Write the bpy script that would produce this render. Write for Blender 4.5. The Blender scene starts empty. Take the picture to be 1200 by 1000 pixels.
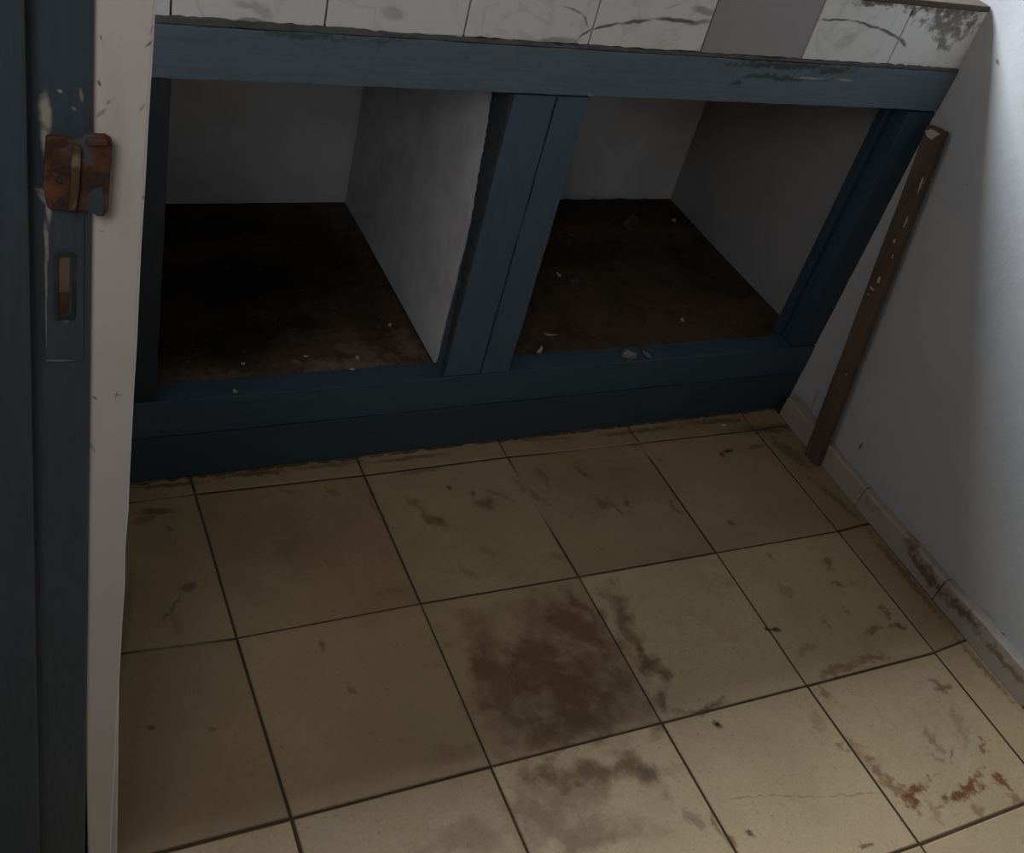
import bpy, bmesh, math, random
from mathutils import Vector, Matrix, noise
R = random.Random(7)
C = bpy.context.scene.collection
sc = bpy.context.scene

# ---------------------------------------------------------------- camera, light, exposure
cam = bpy.data.cameras.new('camera'); cam.sensor_width = 36; cam.lens = 38.62; cam.clip_start = 0.02
co = bpy.data.objects.new('camera', cam); C.objects.link(co)
co.location = (-0.3319, -1.2986, 1.3824); co.rotation_euler = (0.8629, -0.2347, -0.4137)
sc.camera = co
w = bpy.data.worlds.new('world'); sc.world = w; w.use_nodes = True
w.node_tree.nodes['Background'].inputs[0].default_value = (0.80, 0.92, 1.0, 1)
w.node_tree.nodes['Background'].inputs[1].default_value = 0.012
def area(name, loc, direction, sx, sy, power, col):
    l = bpy.data.lights.new(name, 'AREA'); l.shape = 'RECTANGLE'; l.size = sx; l.size_y = sy; l.energy = power; l.color = col
    o = bpy.data.objects.new(name, l); C.objects.link(o); o.location = loc
    o.rotation_euler = Vector(direction).to_track_quat('-Z', 'Y').to_euler(); return o
# daylight of the window over the worktop, and an added unseen fill for the reveal and fascia
area('window_daylight', (0.62, 0.66, 1.555), (0, -1, -1.2), 0.94, 0.30, 38.5, (0.93, 1.0, 1.08))
area('reveal_fill', (-0.62, -1.42, 1.74), (0.3, 1, -0.3), 0.35, 0.45, 3.5, (1.0, 0.93, 0.87))
vs = sc.view_settings; vs.view_transform = 'Standard'; vs.look = 'None'; vs.exposure = 0.0; vs.gamma = 1.0; vs.use_curve_mapping = False

# ---------------------------------------------------------------- marks (stains, chips, wear) : centre a, centre b, angle, half length, half width, strength, in metres on their own surface
BROWN = [(0.397, -0.669, -0.12, 0.1176, 0.0428, 0.5), (0.364, -0.73, -0.17, 0.1156, 0.0414, 0.55), (0.402, -0.672, -0.91, 0.0714, 0.0428, 0.45), (0.21, -0.678, 0.11, 0.0701, 0.0297, 0.4), (0.367, -0.457, -1.66, 0.141, 0.0522, 0.75), (0.468, -0.506, -0.39, 0.1456, 0.0619, 0.9), (0.554, -0.41, -0.9, 0.106, 0.0491, 0.8), (0.458, -0.579, -0.05, 0.1376, 0.027, 0.75), (0.354, -0.42, -1.28, 0.0641, 0.031, 0.8), (0.469, -0.456, -0.43, 0.1787, 0.0725, 0.85), (0.462, -0.547, -0.23, 0.1637, 0.0548, 0.8), (0.517, -0.388, -0.29, 0.1029, 0.0359, 0.55), (0.348, -0.504, -1.31, 0.0828, 0.039, 0.7), (0.55, -0.513, -1.35, 0.0927, 0.0378, 0.7), (0.57, -0.354, -1.09, 0.0606, 0.0184, 0.8), (0.641, -0.398, -1.6, 0.0655, 0.0235, 0.75), (0.634, -0.495, -1.69, 0.0929, 0.0243, 0.9), (0.619, -0.567, -1.31, 0.036, 0.0157, 0.8), (0.668, -0.593, -0.08, 0.0553, 0.0095, 0.85), (0.621, -0.371, -1.51, 0.0468, 0.0101, 0.4), (0.436, -0.652, -0.17, 0.1347, 0.0319, 0.85), (0.346, -0.701, -0.67, 0.0846, 0.0333, 0.6), (0.379, -0.747, -0.23, 0.0813, 0.0303, 0.6), (0.525, -0.67, -1.0, 0.0503, 0.0236, 0.7), (0.368, -0.73, -0.1, 0.1276, 0.0414, 0.5), (0.379, -0.689, -1.01, 0.0778, 0.0479, 0.55), (0.219, -0.687, -0.2, 0.0714, 0.035, 0.4), (0.6, -0.784, -1.68, 0.0476, 0.0101, 0.7), (0.173, -0.131, 0.02, 0.1431, 0.0986, 0.2), (0.782, -0.094, 0.11, 0.1561, 0.1143, 0.25), (0.395, -0.127, -1.17, 0.0484, 0.0139, 0.75), (0.372, -0.079, -0.81, 0.0303, 0.0088, 0.5), (0.737, -0.141, -1.1, 0.044, 0.013, 0.6), (0.637, -0.067, -1.51, 0.0307, 0.013, 0.5), (0.499, -0.096, 0.1, 0.0262, 0.0108, 0.6), (0.869, -0.173, -1.71, 0.014, 0.0095, 0.6), (0.303, -0.095, -1.54, 0.1004, 0.0086, 0.5), (0.264, -0.265, -3.01, 0.041, 0.0096, 0.4), (0.265, -0.569, -0.13, 0.052, 0.0258, 0.3), (0.828, -0.309, 0.13, 0.0517, 0.036, 0.15), (0.212, -0.587, 0.07, 0.0372, 0.0168, 0.2)]
RUST = [(0.958, -0.829, 0.31, 0.0395, 0.0125, 0.95), (0.933, -0.837, -1.57, 0.0276, 0.0124, 0.8), (1.04, -0.853, 0.1, 0.0561, 0.011, 0.95), (1.067, -0.847, 0.41, 0.0442, 0.008, 0.8), (1.126, -0.858, -0.83, 0.0172, 0.0129, 0.9), (1.043, -0.887, -1.83, 0.0167, 0.0094, 0.5), (0.913, -0.772, -1.31, 0.0391, 0.0126, 0.65), (0.925, -0.815, -0.97, 0.027, 0.0109, 0.6), (0.971, -0.59, 0.13, 0.054, 0.0102, 0.6), (1.051, -0.588, -0.11, 0.0459, 0.0087, 0.6), (0.941, -0.538, 0.18, 0.033, 0.0103, 0.4), (0.998, -0.592, 0.03, 0.0169, 0.0068, 0.6), (1.099, -0.535, 0.11, 0.0262, 0.0089, 0.7), (1.163, -0.54, -0.23, 0.0145, 0.009, 0.7), (1.156, -0.504, -1.53, 0.0153, 0.0091, 0.7), (1.117, -0.374, -1.95, 0.0211, 0.0113, 0.65), (1.105, -0.426, -0.32, 0.0242, 0.0055, 0.6), (0.985, -0.415, -1.18, 0.0175, 0.0126, 0.35), (1.077, -0.482, -1.15, 0.0146, 0.0072, 0.4), (1.016, -0.498, -1.35, 0.0113, 0.0071, 0.5), (1.149, -0.67, -1.17, 0.0259, 0.0069, 0.6), (1.151, -0.676, 0.01, 0.0174, 0.0069, 0.7), (0.919, -0.628, -1.43, 0.0221, 0.0083, 0.5), (0.881, -0.723, -1.3, 0.0123, 0.0095, 0.5), (1.143, -0.79, -2.15, 0.0179, 0.005, 0.7), (1.127, -0.747, -2.04, 0.0477, 0.0134, 0.3), (1.071, -0.794, 0.57, 0.0172, 0.0032, 0.7), (1.058, -0.759, -1.65, 0.0238, 0.0115, 0.45), (1.039, -0.787, -1.08, 0.0135, 0.0081, 0.35), (0.868, -0.671, -2.06, 0.0379, 0.0129, 0.25), (0.909, -0.731, -1.31, 0.0218, 0.0128, 0.4), (1.127, -0.888, -0.28, 0.0177, 0.0096, 0.6), (0.962, -0.867, -1.62, 0.0234, 0.0123, 0.35), (1.113, -0.26, 0.02, 0.1687, 0.0583, 0.12), (0.192, -0.095, -0.04, 0.1504, 0.0836, 0.15)]
DARK = [(0.894, -0.485, -0.53, 0.0083, 0.0052, 0.9), (0.909, -0.489, -0.72, 0.0109, 0.0069, 0.9), (1.082, -0.053, 0.16, 0.0186, 0.0061, 0.9), (1.062, -0.06, -1.64, 0.01, 0.0061, 0.8), (1.155, -0.052, 0.0, 0.0313, 0.0062, 0.6), (0.69, -0.631, -0.99, 0.0086, 0.0063, 0.7), (0.637, -0.808, -0.97, 0.0079, 0.0058, 0.8), (0.809, -0.879, -0.16, 0.0152, 0.0044, 0.7), (0.667, -0.757, -0.18, 0.0395, 0.0013, 0.38), (0.743, -0.777, -0.32, 0.0472, 0.0014, 0.38), (0.835, -0.8, -0.2, 0.0573, 0.0014, 0.38), (0.727, -0.058, -1.16, 0.0226, 0.0057, 0.5), (0.598, -0.084, -1.1, 0.0531, 0.011, 0.35), (0.529, -0.078, -0.69, 0.0392, 0.0054, 0.35), (1.335, -0.181, -1.03, 0.0113, 0.0062, 0.5), (0.911, -0.051, -1.45, 0.013, 0.004, 0.4), (1.001, -0.334, -1.36, 0.0095, 0.0037, 0.4), (0.67, -0.243, -0.95, 0.0081, 0.0036, 0.4), (0.458, -0.208, -0.83, 0.0254, 0.0086, 0.3), (0.411, -0.251, -0.86, 0.0208, 0.0083, 0.35), (0.583, -0.249, -0.83, 0.0189, 0.0104, 0.3), (0.235, -0.023, -0.59, 0.0165, 0.0086, 0.35), (0.158, -0.008, -0.37, 0.0179, 0.0068, 0.45), (0.178, -0.175, -1.29, 0.0085, 0.0032, 0.4), (0.123, -0.339, -1.59, 0.0161, 0.0038, 0.5), (0.144, -0.428, -0.8, 0.0102, 0.0059, 0.4), (-0.048, -0.184, 0.47, 0.0188, 0.0107, 0.55), (-0.078, -0.219, 0.85, 0.0318, 0.0037, 0.5), (-0.064, -0.014, -0.12, 0.0369, 0.0081, 0.6), (-0.085, -0.029, 0.28, 0.0227, 0.008, 0.4), (0.489, -0.072, -1.59, 0.0076, 0.0054, 0.7), (0.449, -0.051, -1.58, 0.0076, 0.0054, 0.7), (0.514, -0.096, -0.72, 0.0114, 0.0072, 0.5), (0.78, -0.149, -1.68, 0.0098, 0.0075, 0.6), (0.754, -0.166, -1.55, 0.0071, 0.0037, 0.5), (0.969, -0.24, -1.75, 0.0079, 0.0057, 0.8), (-0.144, -0.418, -0.9, 0.0063, 0.0041, 0.7), (-0.066, -0.442, -0.54, 0.0079, 0.0055, 0.4), (-0.052, -0.056, -0.81, 0.0081, 0.0048, 0.5), (1.155, -0.537, -0.08, 0.0255, 0.0054, 0.5), (0.529, -0.677, -0.02, 0.0247, 0.0133, 0.5), (0.563, -0.763, -0.96, 0.0222, 0.0115, 0.35), (0.459, -0.572, -0.26, 0.0648, 0.0301, 0.25), (-0.032, 0.041, -0.05, 0.0644, 0.0066, 0.7), (0.108, 0.044, -0.03, 0.0739, 0.0069, 0.7), (0.243, 0.043, 0.0, 0.0669, 0.0071, 0.5), (0.394, 0.037, 0.0, 0.0821, 0.0055, 0.6), (0.695, 0.043, -0.06, 0.0813, 0.0058, 0.4), (0.914, 0.035, -0.02, 0.112, 0.0081, 0.6), (1.104, 0.036, -0.07, 0.0813, 0.0105, 0.6), (1.217, -0.004, -0.07, 0.1014, 0.017, 0.6), (1.227, -0.08, -1.2, 0.0645, 0.0188, 0.55), (1.246, -0.227, -1.31, 0.0799, 0.0101, 0.5), (1.264, -0.43, -1.55, 0.1166, 0.0114, 0.5), (1.267, -0.66, -1.5, 0.0901, 0.0089, 0.5), (-0.077, -0.251, -1.61, 0.0292, 0.0089, 0.2), (-0.146, -0.226, -1.81, 0.1186, 0.0073, 0.3), (0.414, 0.001, 0.02, 0.0483, 0.0054, 0.4)]
PALEJOINT = [(0.596, -0.099, -1.53, 0.1055, 0.0091, 0.9), (0.898, -0.026, -1.38, 0.038, 0.01, 0.9), (0.745, 0.009, -0.06, 0.1479, 0.0097, 0.7), (-0.087, -0.292, -0.05, 0.083, 0.0087, 0.6), (-0.048, 0.012, 0.06, 0.0608, 0.0098, 0.7)]
VEIN = [(0.559, 0.833, 0.26, 0.029, 0.0027, 0.85), (0.608, 0.844, 0.21, 0.0349, 0.003, 0.85), (0.681, 0.85, -0.01, 0.0529, 0.0038, 0.9), (0.721, 0.867, -0.19, 0.0271, 0.0069, 0.5), (0.718, 0.85, 0.12, 0.0279, 0.0052, 0.6), (0.528, 0.822, 0.68, 0.0135, 0.0025, 0.8), (0.497, 0.853, -0.25, 0.0216, 0.002, 0.6), (0.522, 0.838, -0.92, 0.0141, 0.002, 0.6), (0.977, 0.871, 0.05, 0.0377, 0.0026, 0.9), (1.047, 0.867, -0.14, 0.0409, 0.0028, 0.9), (1.103, 0.856, -0.25, 0.0341, 0.0034, 0.9), (1.143, 0.842, -0.56, 0.0154, 0.0039, 0.8), (0.482, 0.807, 0.11, 0.0421, 0.0058, 0.5), (0.413, 0.801, 0.01, 0.0573, 0.0033, 0.4), (0.519, 0.804, -0.87, 0.0122, 0.0034, 0.5), (0.056, 0.82, -0.59, 0.0212, 0.0087, 0.3), (0.227, 0.829, -0.16, 0.0232, 0.0107, 0.3), (0.032, 0.826, -0.13, 0.0193, 0.0057, 0.3), (0.042, 0.807, 0.0, 0.0307, 0.0036, 0.6), (1.019, 0.836, 0.69, 0.0255, 0.0132, 0.25), (0.3, 0.803, 0.02, 0.0347, 0.0032, 0.6), (0.663, 0.87, 0.39, 0.0159, 0.0017, 0.3)]
RUSTF = [(1.219, 0.904, 0.07, 0.0798, 0.0172, 0.9), (1.231, 0.871, -0.13, 0.0569, 0.0175, 0.8), (1.233, 0.848, -0.38, 0.0268, 0.0088, 0.7), (1.132, 0.908, 0.12, 0.034, 0.007, 0.8), (1.05, 0.905, 0.06, 0.0593, 0.0055, 0.9), (1.21, 0.905, 0.05, 0.1034, 0.0114, 0.95), (1.224, 0.882, -0.0, 0.0688, 0.013, 0.85), (1.249, 0.896, 0.15, 0.0333, 0.0145, 0.7), (1.282, 0.909, 0.23, 0.0226, 0.0044, 0.8)]
CHIP = [(0.916, 0.79, 0.02, 0.1298, 0.0069, 0.9), (0.896, 0.771, -0.0, 0.0675, 0.0056, 0.85), (1.015, 0.786, 0.1, 0.0517, 0.0071, 0.9), (0.827, 0.758, 0.16, 0.0162, 0.0041, 0.8), (0.956, 0.769, 0.02, 0.0718, 0.0042, 0.9), (0.007, 0.8, -0.02, 0.0775, 0.0032, 0.6), (0.117, 0.792, -0.02, 0.073, 0.0044, 0.6), (0.222, 0.791, 0.07, 0.0384, 0.0023, 0.5), (1.044, 0.798, 0.02, 0.2734, 0.0029, 0.8)]
GREY = [(0.976, 0.772, 0.0, 0.0396, 0.0028, 0.8), (1.051, 0.772, -0.04, 0.0224, 0.0029, 0.6), (0.566, 0.725, -0.75, 0.0098, 0.0039, 0.5), (0.518, 0.723, 0.01, 0.0481, 0.0026, 0.3)]
BAYBLACK = [(0.174, 0.364, 0.15, 0.2346, 0.1094, 0.95), (0.106, 0.215, 0.18, 0.1551, 0.0685, 0.9), (0.163, 0.536, -0.04, 0.1643, 0.0575, 0.8), (0.33, 0.469, -1.17, 0.1443, 0.0778, 0.7), (0.343, 0.283, -1.28, 0.0985, 0.0553, 0.45)]
BAYLIGHT = [(0.289, 0.105, -0.06, 0.1244, 0.0241, 0.55), (0.321, 0.137, -0.51, 0.0748, 0.028, 0.4), (0.064, 0.098, -0.19, 0.1121, 0.0228, 0.3), (0.192, 0.128, -1.05, 0.0157, 0.0085, 0.8), (0.282, 0.112, -0.96, 0.0181, 0.0086, 0.7), (0.333, 0.075, 0.02, 0.0389, 0.0069, 0.8), (0.408, 0.153, -1.21, 0.0743, 0.0251, 0.4), (0.267, 0.192, 0.01, 0.0769, 0.0211, 0.2)]
BAYDARK2 = [(1.113, 0.573, -0.02, 0.2038, 0.0509, 0.9), (0.918, 0.424, 0.15, 0.1369, 0.0538, 0.6), (0.651, 0.101, 0.74, 0.0616, 0.0186, 0.5), (1.188, 0.342, -1.09, 0.147, 0.0885, 0.4), (1.192, 0.113, 0.18, 0.0474, 0.0208, 0.5)]
WALLSPOT = [(-0.179, 0.1, 1.55, 0.0117, 0.0035, 0.9), (-0.64, 0.06, -2.81, 0.0079, 0.0046, 0.95), (-0.012, 0.847, -2.64, 0.0079, 0.0036, 0.7), (-0.001, 0.639, 1.5, 0.028, 0.0025, 0.7), (-0.228, 0.349, 1.98, 0.0364, 0.0016, 0.0), (-0.01, 0.081, 1.45, 0.0313, 0.0037, 0.5), (0.028, 0.03, -2.86, 0.0168, 0.0056, 0.5), (-0.087, 0.653, -3.05, 0.0048, 0.0023, 0.3), (-0.6, 0.014, -3.13, 0.12, 0.011, 0.45), (-0.599, 0.058, -3.06, 0.0344, 0.0156, 0.2)]
BASESTAIN = [(-0.448, 0.032, -3.03, 0.0649, 0.0148, 0.9), (-0.48, 0.032, -3.07, 0.0552, 0.0146, 0.9), (-0.563, 0.037, 3.11, 0.0599, 0.0126, 0.85), (-0.285, 0.03, 2.83, 0.0286, 0.0103, 0.3), (-0.67, 0.035, 3.09, 0.0623, 0.0076, 0.7), (-0.396, 0.049, -3.07, 0.0278, 0.0066, 0.8), (-0.119, -0.023, 3.03, 0.026, 0.011, 0.7)]
JAMBWEAR = [(-0.276, 1.071, -1.48, 0.0104, 0.0033, 1.0), (-0.275, 1.07, -1.56, 0.0135, 0.0028, 1.0), (-0.276, 1.054, -1.5, 0.0134, 0.0029, 1.0), (-0.275, 1.039, -1.56, 0.0117, 0.0022, 0.95), (-0.276, 1.015, -1.58, 0.0188, 0.0017, 0.9), (-0.278, 0.989, -1.57, 0.0164, 0.0015, 0.75), (-0.279, 0.962, -1.59, 0.0199, 0.001, 0.6), (-0.268, 1.084, -0.5, 0.0016, 0.0012, 0.9), (-0.257, 1.082, -1.44, 0.0041, 0.001, 0.6), (-0.261, 1.074, -0.85, 0.0018, 0.0012, 0.5), (-0.279, 1.022, -0.5, 0.006, 0.002, 0.6), (-0.279, 1.018, -1.11, 0.0058, 0.002, 0.6), (-0.272, 0.898, -0.13, 0.0109, 0.001, 0.5), (-0.28, 0.933, -1.59, 0.0238, 0.0006, 0.5), (-0.262, 0.967, -1.55, 0.0132, 0.0006, 0.5), (-0.269, 0.93, -0.32, 0.0034, 0.0008, 0.6)]
REVSPOT = [(-0.247, 1.087, -1.23, 0.0022, 0.0009, 0.9), (-0.246, 1.113, -1.35, 0.0016, 0.0007, 0.7), (-0.221, 1.111, 0.77, 0.0028, 0.0009, 0.8), (-0.246, 1.069, 0.76, 0.0046, 0.0014, 0.5), (-0.242, 1.076, 1.05, 0.0019, 0.001, 0.6), (-0.224, 1.073, 0.96, 0.0032, 0.0012, 0.5), (-0.22, 1.119, 1.24, 0.004, 0.0014, 0.3), (-0.246, 0.991, -0.46, 0.0027, 0.0005, 0.5), (-0.236, 0.859, -0.26, 0.0032, 0.0006, 0.7), (-0.237, 0.859, 1.36, 0.0044, 0.0006, 0.7), (-0.251, 0.858, -0.99, 0.0022, 0.0012, 0.7), (-0.253, 0.812, -1.26, 0.0058, 0.0012, 0.5), (-0.222, 1.014, -1.39, 0.0023, 0.0008, 0.6), (-0.226, 0.777, -0.58, 0.002, 0.0009, 0.7), (-0.236, 1.039, -1.49, 0.0736, 0.007, 0.12)]

# ---------------------------------------------------------------- materials
class Mat:
    def __init__(s, name, rough=0.7, spec=0.3):
        s.m = bpy.data.materials.new(name); s.m.use_nodes = True; s.t = s.m.node_tree; s.N = s.t.nodes; s.L = s.t.links
        s.b = s.N['Principled BSDF']; s.b.inputs['Roughness'].default_value = rough
        s.b.inputs['Specular IOR Level'].default_value = spec
        s.geo = s.N.new('ShaderNodeNewGeometry').outputs['Position']
        s.col = None
    def math(s, op, a, b=None, c=None, clamp=False):
        n = s.N.new('ShaderNodeMath'); n.operation = op; n.use_clamp = clamp
        for i, v in enumerate((a, b, c)):
            if v is None: continue
            if isinstance(v, (int, float)): n.inputs[i].default_value = v
            else: s.L.new(v, n.inputs[i])
        return n.outputs[0]
    def noise(s, scale, detail=4, rough=0.6, stretch=(1, 1, 1), off=0.0, dist=0.0):
        mp = s.N.new('ShaderNodeMapping'); mp.inputs['Scale'].default_value = stretch; mp.inputs['Location'].default_value = (off, off * 1.7, off * .6)
        s.L.new(s.geo, mp.inputs[0])
        n = s.N.new('ShaderNodeTexNoise'); n.inputs['Scale'].default_value = scale; n.inputs['Detail'].default_value = detail
        n.inputs['Roughness'].default_value = rough; n.inputs['Distortion'].default_value = dist
        s.L.new(mp.outputs[0], n.inputs[0]); return n.outputs[0]
    def ramp(s, v, lo, hi, a=0.0, b=1.0):
        n = s.N.new('ShaderNodeMapRange'); n.interpolation_type = 'SMOOTHSTEP'
        for i, x in enumerate((lo, hi, a, b)): n.inputs[i + 1].default_value = x
        s.L.new(v, n.inputs[0]); return n.outputs[0]
    def mix(s, fac, a, b):
        n = s.N.new('ShaderNodeMix'); n.data_type = 'RGBA'
        if isinstance(fac, (int, float)): n.inputs[0].default_value = fac
        else: s.L.new(fac, n.inputs[0])
        for k, v in ((6, a), (7, b)):
            if isinstance(v, tuple): n.inputs[k].default_value = (*v, 1)
            else: s.L.new(v, n.inputs[k])
        return n.outputs[2]
    def base(s, c): s.col = c; return s
    def over(s, fac, c): s.col = s.mix(fac, s.col, c); return s
    def marks(s, segs, plane, nscale=30, amp=0.9, soft=(1.15, 0.35), det=4, warp=0.0):
        nz = s.math('MULTIPLY', s.math('SUBTRACT', s.noise(nscale, det, 0.65, off=len(segs) * .37), 0.5), amp)
        pos = s.geo
        if warp:                                                   # push the outlines about so that no mark keeps a clean edge
            n = s.N.new('ShaderNodeTexNoise'); n.inputs['Scale'].default_value = nscale * .8; n.inputs['Detail'].default_value = 3; s.L.new(s.geo, n.inputs[0])
            a_ = s.N.new('ShaderNodeVectorMath'); a_.operation = 'SUBTRACT'; s.L.new(n.outputs[1], a_.inputs[0]); a_.inputs[1].default_value = (.5, .5, .5)
            b_ = s.N.new('ShaderNodeVectorMath'); b_.operation = 'MULTIPLY_ADD'; s.L.new(a_.outputs[0], b_.inputs[0]); b_.inputs[1].default_value = (warp,) * 3; s.L.new(s.geo, b_.inputs[2])
            pos = b_.outputs[0]
        acc = None
        for (a, b, ang, hl, hw, k) in segs:
            mp = s.N.new('ShaderNodeMapping'); mp.vector_type = 'TEXTURE'
            if plane == 'z': loc, rot, scl = (a, b, 0), (0, 0, ang), (hl, hw, 1000)
            elif plane == 'y': loc, rot, scl = (a, 0, b), (0, -ang, 0), (hl, 1000, hw)
            else: loc, rot, scl = (0, a, b), (ang, 0, 0), (1000, hl, hw)
            mp.inputs['Location'].default_value = loc; mp.inputs['Rotation'].default_value = rot; mp.inputs['Scale'].default_value = scl
            s.L.new(pos, mp.inputs[0])
            ln = s.N.new('ShaderNodeVectorMath'); ln.operation = 'LENGTH'; s.L.new(mp.outputs[0], ln.inputs[0])
            d = s.math('ADD', ln.outputs['Value'], nz)
            mk = s.ramp(d, soft[0], soft[1], 0.0, k)
            acc = mk if acc is None else s.math('MAXIMUM', acc, mk)
        return acc
    def bump(s, h, strength=0.3, dist=0.002):
        n = s.N.new('ShaderNodeBump'); n.inputs['Strength'].default_value = strength; n.inputs['Distance'].default_value = dist
        s.L.new(h, n.inputs['Height']); s.L.new(n.outputs[0], s.b.inputs['Normal']); return s
    def rough(s, v): s.L.new(v, s.b.inputs['Roughness']); return s
    def rand(s):
        return s.N.new('ShaderNodeObjectInfo').outputs['Random']
    def done(s):
        if isinstance(s.col, tuple): s.b.inputs['Base Color'].default_value = (*s.col, 1)
        else: s.L.new(s.col, s.b.inputs['Base Color'])
        return s.m

def near(segs, x0, x1, y0, y1):
    return [q for q in segs if x0 - 1.5 * q[3] < q[0] < x1 + 1.5 * q[3] and y0 - 1.5 * q[3] < q[1] < y1 + 1.5 * q[3]]
def mat_floor(*bb, grime_shade=.1):
    m = Mat('cream_floor_tile', 0.5, 0.35).base((0.615, 0.462, 0.272))
    m.over(m.ramp(m.noise(5, 5, .6), .35, .7, 0, .55), (0.44, 0.34, 0.195))
    m.over(m.ramp(m.noise(17, 5, .7, off=3), .5, .75, 0, .4), (0.60, 0.50, 0.33))
    m.over(m.math('MULTIPLY', m.rand(), .3), (0.43, 0.34, 0.20))
    m.over(m.ramp(m.noise(9, 6, .7, off=9), .55, .75, 0, .35), (0.33, 0.225, 0.11))
    m.over(m.ramp(m.noise(120, 3, .6, off=5), .63, .70, 0, .5), (0.20, 0.135, 0.075))
    m.over(m.ramp(m.noise(55, 6, .75, off=15), .54, .72, 0, .35), (0.30, 0.205, 0.12))
    m.over(m.ramp(m.noise(230, 3, .6, off=25), .40, .62, .18, 0), (0.30, 0.22, 0.14))
    m.over(m.ramp(m.noise(3.1, 5, .65, off=12), .2, .75, grime_shade * .8 + .03, grime_shade * 1.4 + .03), (0.20, 0.125, 0.060))
    if near(BROWN, *bb): m.over(m.marks(near(BROWN, *bb), 'z', 22, 2.6, (1.25, .1), 8, .10), (0.125, 0.054, 0.015))
    if near(RUST, *bb): m.over(m.marks(near(RUST, *bb), 'z', 70, 3.2, (1.2, .25), 6, .035), (0.17, 0.058, 0.014))
    if near(DARK, *bb): m.over(m.marks(near(DARK, *bb), 'z', 95, 2.2, (1.2, .4), 4, .012), (0.055, 0.037, 0.02))
    m.bump(m.noise(40, 3, .5), .08, .002)
    m.rough(m.ramp(m.noise(11, 4, .6, off=2), .3, .7, .38, .62))
    return m.done()
def mat_grout():
    m = Mat('dark_floor_grout', .95, .1).base((0.075, 0.05, 0.03))
    m.over(m.ramp(m.noise(8, 4, .6), .45, .7, 0, .5), (0.14, 0.10, 0.065))
    m.over(m.marks(PALEJOINT, 'z', 40, .5), (0.34, 0.27, 0.19))
    return m.done()
def mat_wall(name='white_wall_plaster', col=(0.435, 0.443, 0.45)):
    m = Mat(name, .75, .25).base(col)
    m.over(m.ramp(m.noise(3.5, 5, .6), .45, .75, 0, .35), tuple(c * .82 for c in col))
    m.over(m.ramp(m.noise(14, 5, .7, off=4), .58, .75, 0, .25), tuple(c * .72 for c in col))
    m.over(m.marks(WALLSPOT, 'x', 90, .9), (0.09, 0.075, 0.06))
    m.bump(m.noise(28, 5, .6), .35, .004)
    return m.done()
def mat_reveal():
    m = Mat('plaster_of_the_reveal', .8, .2).base((0.70, 0.655, 0.63))
    m.over(m.ramp(m.noise(12, 5, .6), .45, .75, 0, .35), (0.60, 0.56, 0.55))
    m.over(m.marks(REVSPOT, 'y', 300, 1.3, (1.2, .4)), (0.16, 0.16, 0.14))
    m.bump(m.noise(60, 4, .6), .35, .002)
    return m.done()
def mat_blue(name, marks=None, rub=None, col=(0.070, 0.112, 0.152), stretch=(1, 1, 12)):
    m = Mat(name, .55, .3).base(col)
    m.over(m.ramp(m.noise(14, 4, .6, stretch), .4, .7, 0, .5), tuple(c * .75 for c in col))
    m.over(m.ramp(m.noise(26, 4, .65, stretch, off=6), .55, .75, 0, .4), (col[0] * 1.5, col[1] * 1.4, col[2] * 1.25))
    m.over(m.ramp(m.noise(34, 5, .7, off=2), .63, .74, 0, .6), (0.035, 0.045, 0.05))
    if marks: m.over(m.marks(marks, 'y', 90, 2.6, (1.2, .4), 5, .02), (0.05, 0.052, 0.045))
    if rub: m.over(m.marks(rub, 'y', 120, 1.2, (1.2, .3)), (0.42, 0.39, 0.34))
    m.bump(m.noise(30, 4, .6, stretch), .25, .002)
    return m.done()
def mat_fascia():
    m = Mat('veined_white_wall_tile', .32, .4).base((0.74, 0.74, 0.715))
    m.over(m.ramp(m.noise(16, 5, .6), .5, .8, 0, .4), (0.45, 0.46, 0.46))
    v = m.math('ABSOLUTE', m.math('SUBTRACT', m.noise(9, 3, .55, off=1.3, dist=.8), .5))
    m.over(m.ramp(v, .03, .0, 0, .16), (0.2, 0.2, 0.2))
    m.over(m.marks(VEIN, 'y', 60, .9, (1.15, .4), 4, .008), (0.085, 0.075, 0.062))
    m.over(m.marks(RUSTF, 'y', 60, 3.6, (1.25, .3), 7, .03), (0.085, 0.047, 0.022))
    return m.done()
def mat_plain(name, col, rough=.8, n=20, var=.75, spec=.2, bump=.3):
    m = Mat(name, rough, spec).base(col)
    m.over(m.ramp(m.noise(n, 5, .65), .4, .7, 0, .8), tuple(c * var for c in col))
    m.bump(m.noise(n * 3, 4, .6), bump, .002)
    return m.done()
def mat_bay():
    m = Mat('dirty_brown_bay_floor', .9, .15).base((0.10, 0.070, 0.047))
    m.over(m.ramp(m.noise(9, 6, .7), .4, .68, 0, .7), (0.050, 0.035, 0.024))
    m.over(m.ramp(m.noise(45, 5, .7, off=4), .56, .72, 0, .6), (0.17, 0.125, 0.085))
    m.over(m.marks(BAYLIGHT, 'z', 60, 3.2, (1.3, .2), 7, .05), (0.27, 0.225, 0.18))
    m.over(m.marks(BAYDARK2, 'z', 30, .9, (1.4, .2)), (0.03, 0.024, 0.02))
    m.over(m.marks(BAYBLACK, 'z', 14, 1.4, (1.5, .3), 5, .08), (0.012, 0.010, 0.009))
    m.over(m.ramp(m.noise(130, 3, .6, off=8), .66, .72, 0, .6), (0.36, 0.32, 0.28))
    m.over(m.ramp(m.noise(28, 6, .75, off=18), .52, .68, 0, .6), (0.030, 0.022, 0.016))
    m.bump(m.noise(60, 5, .7), .6, .003)
    return m.done()
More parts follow.
